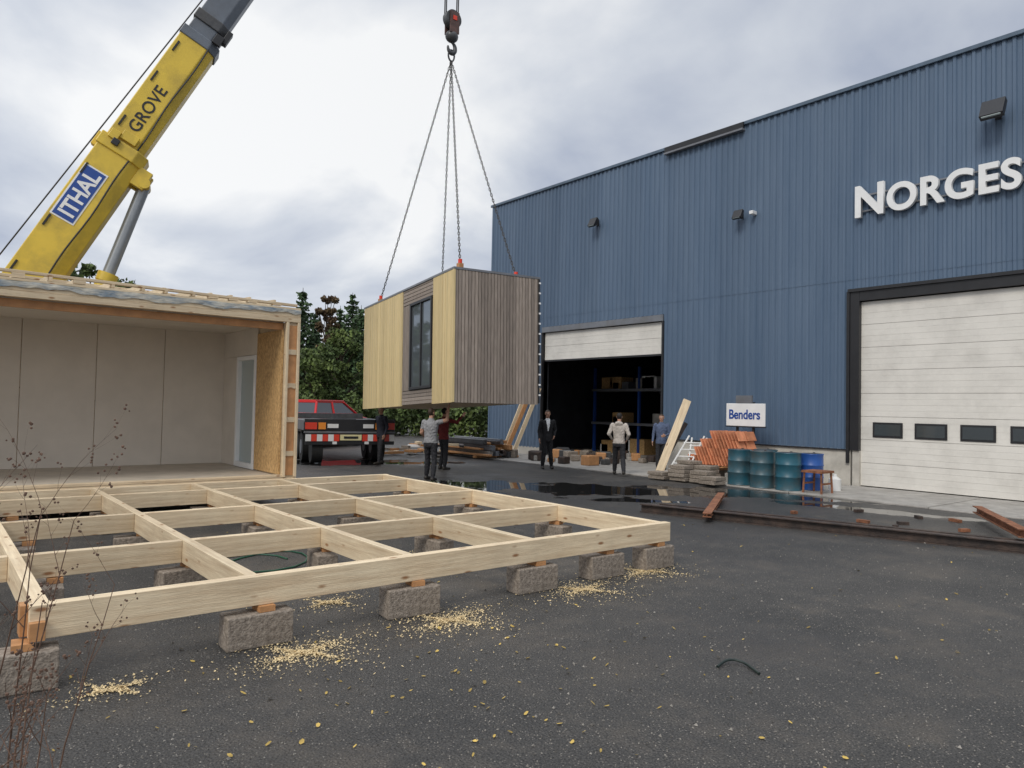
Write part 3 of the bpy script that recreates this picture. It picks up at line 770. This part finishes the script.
lad((15.9,12.5,.03),(16.8,12.45,1.15),(.25,-.45,0),6);lad((16.3,12.1,.03),(16.85,12.4,1.1),(.3,-.4,0),5);mb.obj('frame',FR)
def ibeam(name,a,b,h,wd,mat):
    a=Vector(a);b=Vector(b);Ln=(b-a).length;mb=MB()
    mb.box((0,0,h-.008),(Ln,wd,.016),mat);mb.box((0,0,.008),(Ln,wd,.016),mat);mb.box((0,0,h/2),(Ln,.012,h-.034),mat)
    d=(b-a);o=mb.obj(name,loc=(a+b)/2,rot=(0,0,math.atan2(d.y,d.x)));return o
ibeam('steel_h_beam',(10.2,8.75,.0),(12.4,1.0,0),.15,.15,rustdark)
ibeam('steel_h_beam',(10.9,8.9,.0),(13.0,1.2,0),.09,.10,rustdark)
ibeam('steel_h_beam',(12.15,3.4,.16),(14.6,4.8,.14),.12,.14,rust)
ibeam('steel_h_beam',(10.15,7.3,.155),(13.0,9.0,.03),.07,.14,rust)
mb=MB()
for i in range(9):
    x=12.6+random.uniform(-.9,1.6);y=6+random.uniform(-1.6,1.8);mb.box((x,y,.03),(random.uniform(.1,.3),.08,.05),random.choice([rust,rustdark,block_m]),Matrix.Rotation(random.uniform(0,3),3,'Z'))
mb.obj('scrap_offcuts')
SP=empty('steel_profile_stack')
mb=MB()
for k in range(3):
    for i in range(6):
        mb.b2((15.2+i*.22,20.2+random.uniform(-.3,.3),.12+k*.2),(15.36+i*.22,23.2+random.uniform(-.4,.4),.29+k*.2-random.choice([0,.05,.1])),random.choice([rustdark,darkgrey,timber_or,greysteel,concrete]))
for y in(20.6,22.6):mb.b2((15.1,y,.03),(16.6,y+.1,.115),timber_or)
mb.obj('profiles',SP,bevel=.01)
mb=MB()
for i in range(22):
    x=13.5+random.uniform(-.6,1.3);y=21.5+random.uniform(-.8,2.4);mb.box((x,y,.1+.12*(i%4)),(random.uniform(.3,1.2),.15,.08),random.choice([timber_or,rustdark,block_m,timber,white]),Matrix.Rotation(random.uniform(0,3),3,'Z'))
mb.obj('scrap_timber_pile')
for i,(x,y,z,m_) in enumerate(((17.9,20.95,2.6,timber),(17.8,21.3,2.5,timber_or),(18.0,21.7,2.7,timber))):
    lp=empty('leaning_board');beam('board',(x-.7,y+.1,.04),(x+.4,y-.1,z),.16,.05,m_,lp,twist=R(90))
mb=MB()
for i in range(56):
    x=random.uniform(16.2,20.5);y=random.uniform(16.4,20.5);s=random.uniform(.08,.32)
    mb.box((x,y,.03+s*.5),(s*1.5,s*1.2,s),random.choice([block_m,block_m,darkgrey,concrete,rustdark,timber_or]),Matrix.Rotation(random.uniform(0,3),3,'Z'))
mb.obj('rubble_pile',bevel=.03)
pts=[]
for i in range(24):
    t=i/23;dd=5.28+.10*math.sin(t*3.0)-(.15*max(0,t-.85)*6);l=1.52+.26*t
    pts.append((.631*dd+.776*l,.776*dd-.631*l,.012+.02*math.sin(t*3.1)))
mb=MB();mb.tube(pts,[.010]*24,M('hose_mat',(.01,.02,.016),.4),8);mb.obj('hose_piece')
mb=MB();
pts=[(2.6+.8*math.cos(t*.35)+.15*t*.1,8.3+.5*math.sin(t*.5),.012) for t in range(26)]
mb.tube(pts,[.01]*26,M('green_hose_mat',(.02,.10,.06),.4),6);mb.obj('garden_hose')

# ------------------------------------------------------------------ vegetation
def leafmesh(name,pts,sizes,mat,parent=None):
    n=len(pts);P=np.array(pts);s=np.array(sizes)[:,None]
    A=np.random.normal(size=(n,3));A/=np.linalg.norm(A,axis=1)[:,None]
    B=np.cross(A,np.random.normal(size=(n,3)));B/=np.linalg.norm(B,axis=1)[:,None]
    V=np.stack([P-A*s,P+B*s*.55,P+A*s,P-B*s*.55],axis=1).reshape(-1,3)
    me=bpy.data.meshes.new(name);me.from_pydata(V.tolist(),[],[(4*i,4*i+1,4*i+2,4*i+3) for i in range(n)]);me.materials.append(mat)
    o=bpy.data.objects.new(name,me);COL.objects.link(o)
    if parent:o.parent=parent
    return o
def spruce_tree(x,y,h,rad,mat=None):
    e=empty('spruce_tree');mb=MB();mb.tube([(x,y,0),(x+.1,y,h*.5),(x,y,h)],[h*.02,h*.012,.02],bark,8)
    P=[];S_=[]
    z=h*.10
    while z<h*.98:
        f=1-z/h;nb=int(5+5*f);r=rad*(f**.8)*random.uniform(.65,1.2)+.15
        a0=random.uniform(0,6)
        for k in range(nb):
            a=a0+6.28*k/nb+random.uniform(-.2,.2);rr=r*random.uniform(.55,1.2)
            end=Vector((x+math.cos(a)*rr,y+math.sin(a)*rr,z-rr*.28))
            mb.tube([(x,y,z),end],[.04,.012],bark,4,cap=False)
            m=int(8+rr*20)
            for q in range(m):
                t=random.random()**.7;c=Vector((x,y,z)).lerp(end,t)
                P.append((c.x+random.gauss(0,.09+.10*t*rr*.35),c.y+random.gauss(0,.09+.10*t*rr*.35),c.z-abs(random.gauss(0,.14))+.05));S_.append(random.uniform(.10,.24))
        z+=h*.032*random.uniform(.8,1.3)
    mb.obj('trunk',e);leafmesh('foliage',P,S_,mat or spruce,e);return e
def broad_tree(name,x,y,h,rad,mat,zb=.25):
    e=empty(name);mb=MB();mb.tube([(x,y,0),(x+.15,y,h*.35),(x,y+.1,h*.8)],[h*.022,h*.016,.03],bark,8)
    P=[];S_=[]
    for k in range(40):
        a=random.uniform(0,6.28);zz=random.uniform(zb,.97);prof=math.sin(math.pi*min(1,max(.08,(zz-zb*.6)/(1.05-zb*.6))))**.7
        rr=rad*prof*random.uniform(.35,1.1);c=Vector((x+rr*math.cos(a),y+rr*math.sin(a),h*zz))
        mb.tube([(x,y,h*max(.2,zz-.25)),c],[.06,.02],bark,4,cap=False)
        cr_=random.uniform(.10,.22)*rad*1.5
        for q in range(130):
            v=Vector((random.gauss(0,1),random.gauss(0,1),random.gauss(0,1))).normalized()*cr_*random.random()**.45
            P.append((c.x+v.x,c.y+v.y,c.z+v.z*.8));S_.append(random.uniform(.08,.2))
    mb.obj('trunk',e);leafmesh('foliage',P,S_,mat,e);return e
def WC(d,l):return (.631*d+.776*l,.776*d-.631*l)
for d,u,h,r in((60,300,11.4,2.4),(66,350,12.0,2.6),(58,372,9.5,2.2),(75,338,12,2.4),(78,270,12,3),(80,395,12,3),(62,313,9.6,2.0),(64,359,10.6,1.9)):
    x,y=WC(d,(u-512)/725*d);spruce_tree(x,y,h,r)
x,y=WC(57,(325-512)/725*57);broad_tree('red_leaved_tree',x,y,10.4,1.15,redleaf,.5)
x,y=WC(55,(340-512)/725*55);broad_tree('birch_tree',x,y,7.4,2.2,greenleaf)
x,y=WC(52,(312-512)/725*52);broad_tree('birch_tree',x,y,6.2,2.0,greenleaf)
x,y=WC(34,(92-512)/725*34);broad_tree('birch_tree',x,y,8.2,2.2,greenleaf)
P=[];S_=[]
for i in range(150):
    u=random.uniform(-350,520);d=random.uniform(66,92);l=(u-512)/725*d;x,y=WC(d,l);h=random.uniform(5.0,8.6);rr=random.uniform(1.6,3.2)
    con=random.random()<.5
    for q in range(200):
        z=random.random()
        r_=rr*(1-z)**.8 if con else rr*math.sin(math.pi*min(.97,z*.9+.12))**.6
        a=random.uniform(0,6.28);r_*=random.random()**.3
        P.append((x+r_*math.cos(a),y+r_*math.sin(a),z*h+random.gauss(0,.2)));S_.append(random.uniform(.25,.5))
leafmesh('distant_forest',P,S_,greenleaf)
P=[];S_=[]
for i in range(15000):
    u=random.uniform(250,640);d=42+random.uniform(-1,1)+2*math.sin(u*.05);l=(u-512)/725*d;x,y=WC(d,l)
    hh=1.9+.5*math.sin(u*.11)+.3*math.sin(u*.31)
    P.append((x,y,random.random()**.8*hh));S_.append(random.uniform(.08,.2))
leafmesh('hedge',P,S_,greenleaf)
mb=MB()
def stem(p,d,Ln,r,depth):
    pts=[Vector(p)];rad=[r];dd=Vector(d).normalized();n=7
    for i in range(n):
        dd=(dd+Vector((random.gauss(0,.06),random.gauss(0,.06),random.gauss(0,.03)))).normalized();pts.append(pts[-1]+dd*Ln/n);rad.append(r*(1-.7*(i+1)/n))
    mb.tube(pts,rad,weedm,5)
    if depth>0:
        for i in range(2,n+1):
            if random.random()<.75:
                a=random.uniform(0,6.28);nd=dd*.9+Vector((math.cos(a),math.sin(a),.25))*.75
                stem(pts[i],nd,Ln*random.uniform(.15,.30),rad[i]*.75,depth-1)
    else:
        for q in range(3):
            c=pts[-1]+Vector((random.gauss(0,.008),random.gauss(0,.008),random.gauss(0,.01)));mb.sphere(c,random.uniform(.003,.006),weedm,3)
for i in range(9):
    d=random.uniform(1.9,2.9);l=-.66*d+random.uniform(-.22,.12);x,y=WC(d,l)
    stem((x,y,0),(random.uniform(-.12,.14),random.uniform(-.12,.12),1),random.uniform(.9,1.5),.005,2)
mb.obj('dry_weed_plant')

# ------------------------------------------------------------------ people
def cloth(name,col,rough=.85):return M(name,col,rough,.18,9,.5,14)
skin=M('skin_mat',(.50,.28,.19),.55,.06,8)
lipm=M('lip_mat',(.35,.12,.10),.5)
def person(name,loc,yaw,J,c,sleeve='long',hem=.90,lean=(0,0),headturn=0,headpitch=0,scale=1.0):
    D=dict(hipL=(-.09,0,.92),hipR=(.09,0,.92),kneeL=(-.10,.02,.50),kneeR=(.10,.02,.50),ankL=(-.11,-.02,.09),ankR=(.11,-.02,.09),
           shL=(-.185,0,1.44),shR=(.185,0,1.44),elL=(-.25,-.03,1.15),elR=(.25,-.03,1.15),wrL=(-.26,.07,.92),wrR=(.26,.07,.92),
           haL=None,haR=None,footL=(0,1),footR=(0,1))
    D.update(J)
    lx,ly=lean
    def ln(p):
        p=Vector(p);k=max(0,(p.z-.95)/.5);return p+Vector((lx*k,ly*k,0))
    V={k:(Vector(v) if (v is not None and len(v)==3) else v) for k,v in D.items()}
    V['shL']=ln(V['shL']);V['shR']=ln(V['shR'])
    mb=MB();dm=skin;bones=[]
    rings=[(.82,.15,.105),(.86,.168,.12),(.95,.172,.125),(1.06,.155,.115),(1.18,.162,.12),(1.30,.182,.13),(1.39,.19,.125),(1.45,.155,.10),(1.49,.09,.075),(1.53,.06,.06)]
    vs=[];fs=[];n=24
    for z,rx,ry in rings:
        ce=ln((0,0,z))
        for k in range(n):
            t=2*math.pi*k/n;vs.append(ce+Vector((rx*math.cos(t),ry*math.sin(t),0)))
    for i in range(len(rings)-1):
        for k in range(n):fs.append((i*n+k,i*n+(k+1)%n,(i+1)*n+(k+1)%n,(i+1)*n+k))
    fs.append(tuple(range(n))[::-1]);fs.append(tuple((len(rings)-1)*n+k for k in range(n)));mb.add(vs,fs,dm)
    def bone(a,b,ra,rb,tag,n=14,mid=None):
        if mid: mb.tube([a,Vector(a).lerp(Vector(b),.4),b],[ra,mid,rb],dm,n)
        else: mb.tube([a,b],[ra,rb],dm,n)
        mb.sphere(a,ra,dm,7);mb.sphere(b,rb,dm,7)
        bones.append((Vector(a),Vector(b),ra,rb,tag))
    bones.append((ln((0,0,1.0)),ln((0,0,1.42)),.13,.13,'top'));bones.append((Vector((-.04,0,.9)),Vector((.04,0,.9)),.13,.13,'hip'))
    for s in'LR':
        bone(V['hip'+s],V['knee'+s],.092,.06,'pants');bone(V['knee'+s],V['ank'+s],.062,.048,'pants',mid=.064)
        an=V['ank'+s];f=Vector((V['foot'+s][0],V['foot'+s][1],0)).normalized()
        heel=an+Vector((0,0,-.035))-f*.03;toe=an+f*.17+Vector((0,0,-.05))
        bone(heel,toe,.05,.036,'shoe')
        bone(V['sh'+s],V['el'+s],.062,.046,'uarm');bone(V['el'+s],V['wr'+s],.046,.032,'farm')
        w_=V['wr'+s];hd=(V['ha'+s] if V['ha'+s] is not None else (w_-V['el'+s])).normalized()
        sd=Vector((0,1,0)) if abs(hd.y)<.8 else Vector((0,0,1));sd=(sd-hd*sd.dot(hd)).normalized();pn=hd.cross(sd)*(1 if s=='L' else -1)
        bones.append((w_,w_+hd*.19,.03,.02,'hand'))
        for q in range(4):
            o=(q-1.5)*.02;ks=w_+hd*.09+sd*o
            mb.tube([w_+sd*o*.6,ks],[.017,.013],dm,8)
            ll=[.055,.068,.072,.062][q]
            k2=ks+hd*ll*.55+pn*.008;k3=k2+hd*ll*.5+pn*.022
            mb.tube([ks,k2,k3],[.0105,.010,.008],dm,8);mb.sphere(ks,.012,dm,4)
        th=w_+hd*.03+sd*.028;mb.tube([th,th+hd*.035+sd*.028,th+hd*.065+sd*.035+pn*.01],[.015,.012,.010],dm,8)
    hc=ln((0,.02,1.665));
    nk=ln((0,0,1.47));bone(nk,hc+Vector((0,-.01,-.06)),.058,.055,'skin')
    hR=Matrix.Rotation(headturn,3,'Z')@Matrix.Rotation(headpitch,3,'X')
    def hp_(x,y,z):return hc+hR@Vector((x,y,z))
    mb.sphere(hp_(0,-.01,.03),.1,dm,12,(.78,.98,.95));mb.sphere(hp_(0,.02,-.045),.07,dm,10,(.80,.85,.95));mb.sphere(hp_(0,.045,-.085),.032,dm,8,(1.1,.9,.8))
    mb.tube([hp_(0,.075,.02),hp_(0,.10,-.025)],[.009,.017],dm,8)
    for s in(-1,1):mb.sphere(hp_(s*.078,-.005,-.005),.028,dm,6,(.35,.7,1.15))
    if c.get('hood'):
        mb.tube([ln((x*.10,-.075-.03*(1-abs(x)),1.47+.03*(1-abs(x)))) for x in(-1,-.5,0,.5,1)],[.04,.055,.06,.055,.04],dm,10)
    o=mb.obj(name,smooth=True)
    md=o.modifiers.new('r','REMESH');md.mode='VOXEL';md.voxel_size=.0075;md.use_smooth_shade=True
    sm=o.modifiers.new('s','SMOOTH');sm.factor=.5;sm.iterations=3
    dg=bpy.context.evaluated_depsgraph_get();me=bpy.data.meshes.new_from_object(o.evaluated_get(dg))
    o.modifiers.clear();old=o.data;o.data=me;bpy.data.meshes.remove(old)
    me.materials.clear()
    mats=[skin,c['top'],c['pants'],c['shoe'],c['hair'],c.get('shirt',c['top'])]
    for m_ in mats:me.materials.append(m_)
    nv=len(me.vertices);VC=np.zeros(nv*3);me.vertices.foreach_get('co',VC);VC=VC.reshape(-1,3)
    NV=np.zeros(nv*3);me.vertex_normals.foreach_get('vector',NV);NV=NV.reshape(-1,3)
    fold=np.sin(VC[:,2]*70+3*np.sin(VC[:,0]*40)+2*np.sin(VC[:,1]*50))*np.sin(VC[:,0]*30+VC[:,2]*14)
    msk=((VC[:,2]>.14)&(VC[:,2]<1.46)).astype(float)
    for s in'LR':
        dd=np.linalg.norm(VC-np.array(V['wr'+s]),axis=1);msk*=(dd>.2)
    VC2=VC+NV*(fold*.006*msk+.006*msk)[:,None];me.vertices.foreach_set('co',VC2.ravel())
    npol=len(me.polygons);C=np.zeros(npol*3);me.polygons.foreach_get('center',C);C=C.reshape(-1,3)
    best=np.full(npol,1e9);idx=np.zeros(npol,int)
    tags=[b[4] for b in bones]
    for i,(a,b,ra,rb,tag) in enumerate(bones):
        a_=np.array(a);d_=np.array(b)-a_;t=np.clip(((C-a_)@d_)/(d_@d_),0,1);dist=np.linalg.norm(C-(a_+t[:,None]*d_),axis=1)-(ra+(rb-ra)*t)
        k=dist<best;best[k]=dist[k];idx[k]=i
    mi=np.zeros(npol,int)
    for i,tag in enumerate(tags):
        k=idx==i
        if tag=='top':mi[k]=1
        elif tag in('hip','pants'):mi[k]=2
        elif tag=='shoe':mi[k]=3
        elif tag=='uarm':
            if sleeve=='short':
                a_=np.array(bones[i][0]);d_=np.array(bones[i][1])-a_;t=((C-a_)@d_)/(d_@d_);mi[k]=np.where(t[k]<.62,1,0)
            else:mi[k]=1
        elif tag=='farm':mi[k]=0 if sleeve=='short' else 1
        else:mi[k]=0
    k=((mi==2)|(mi==1))&(C[:,2]>hem)&np.isin(idx,[i for i,t in enumerate(tags) if t in('hip','pants','top')]);mi[k]=1
    k=(mi==1)&(C[:,2]<hem)&np.isin(idx,[i for i,t in enumerate(tags) if t in('hip','top')]);mi[k]=2
    k=(C[:,2]<1.50)&(mi==0)&(np.abs(C[:,0]-lx)<.12)&(C[:,2]>1.3)&(np.isin(idx,[i for i,t in enumerate(tags) if t=='skin']));mi[k]=1
    if c.get('hood'):
        k=(mi==0)&(C[:,1]<-.05)&(C[:,2]<1.57)&(C[:,2]>1.4)&(np.abs(C[:,0])<.16);mi[k]=1
    if 'shirt' in c:
        k=(mi==1)&(C[:,1]>.03)&(np.abs(C[:,0]-lx)<.012+.16*(C[:,2]-1.15))&(C[:,2]>1.15)&(C[:,2]<1.55);mi[k]=5
    hRi=np.array(hR.transposed());Hc=(C-np.array(hc))@hRi.T
    isH=(np.linalg.norm(Hc,axis=1)<.16)&(C[:,2]>hc.z-.11)&(mi==0)
    k=isH&((Hc[:,2]>.065)|((Hc[:,1]<.0)&(Hc[:,2]>-.055+.25*np.maximum(0,Hc[:,1]+.04))&(np.abs(Hc[:,0])<.083)&~((np.abs(Hc[:,0])>.07)&(Hc[:,2]<.03)&(Hc[:,1]>-.03))));mi[k]=4
    me.polygons.foreach_set('material_index',mi.astype(np.int32));me.polygons.foreach_set('use_smooth',[True]*npol)
    f=MB()
    for s in(-1,1):
        f.sphere(hp_(s*.032,.079,.012),.011,white,6);f.sphere(hp_(s*.032,.087,.012),.0055,blackm,5);f.box(hp_(s*.032,.086,.034),(.03,.012,.006),c['hair'])
    f.box(hp_(0,.086,-.062),(.042,.012,.008),lipm,hR)
    f.obj('face_details',o,smooth=True)
    o.location=loc;o.rotation_euler=(0,0,yaw);o.scale=(scale,)*3
    return o
dk=cloth('dark_trousers_mat',(.022,.022,.026));shoe=cloth('shoe_mat',(.03,.025,.02),.6);hairb=M('brown_hair_mat',(.05,.03,.018),.7,.3,60);haird=M('dark_hair_mat',(.015,.012,.01),.7,.3,60)
greyT=cloth('grey_tshirt_mat',(.30,.30,.31));hood=cloth('grey_hoodie_mat',(.50,.45,.40));suit=cloth('black_jacket_mat',(.012,.012,.014));wshirt=cloth('white_shirt_mat',(.75,.75,.75))
redj=cloth('red_jacket_mat',(.16,.02,.02));bluej=cloth('blue_jacket_mat',(.09,.12,.20));navy=cloth('navy_jacket_mat',(.02,.022,.035))
person('worker_in_grey_tshirt',(9.76,15.14,0),R(-60),dict(elR=(.42,.03,1.50),wrR=(.43,.06,1.76),haR=(.1,.02,1),kneeL=(-.12,.10,.50),ankL=(-.17,.14,.09),kneeR=(.12,-.02,.5),ankR=(.16,-.16,.09),elL=(-.26,.02,1.17),wrL=(-.22,.20,1.02)),dict(top=greyT,pants=dk,shoe=shoe,hair=hairb),'short',.93,headturn=-.3,headpitch=.2)
person('worker_in_red_jacket',(11.74,17.53,0),R(-90),dict(elR=(.30,.25,1.38),wrR=(.30,.42,1.55),kneeL=(-.1,.06,.5)),dict(top=redj,pants=dk,shoe=shoe,hair=haird),'long',.88)
person('worker_in_dark_clothes',(11.07,20.0,0),R(100),dict(kneeL=(-.12,.12,.5),ankL=(-.13,.16,.09),kneeR=(.1,-.03,.5),ankR=(.12,-.16,.09)),dict(top=navy,pants=dk,shoe=shoe,hair=haird),'long',.88)
person('man_in_black_jacket',(14.73,16.38,0),R(150),dict(elL=(-.26,-.05,1.17),wrL=(-.19,.10,1.0),ankL=(-.15,-.02,.09),ankR=(.13,-.02,.09)),dict(top=suit,pants=suit,shoe=shoe,hair=hairb,shirt=wshirt),'long',.84)
person('person_in_grey_hoodie',(15.15,13.85,0),R(-55),dict(kneeL=(-.12,.16,.50),ankL=(-.15,.26,.10),kneeR=(.12,-.02,.50),ankR=(.18,-.26,.14),elL=(-.28,-.06,1.18),wrL=(-.22,.10,1.04),elR=(.28,-.06,1.18),wrR=(.22,.10,1.04)),dict(top=hood,pants=dk,shoe=shoe,hair=haird,hood=1),'long',.92,scale=.98)
person('person_in_blue_jacket',(17.6,14.35,0),R(120),dict(wrL=(-.15,.22,1.12),elL=(-.27,.0,1.16)),dict(top=bluej,pants=dk,shoe=shoe,hair=hairb),'long',.86,scale=.97)
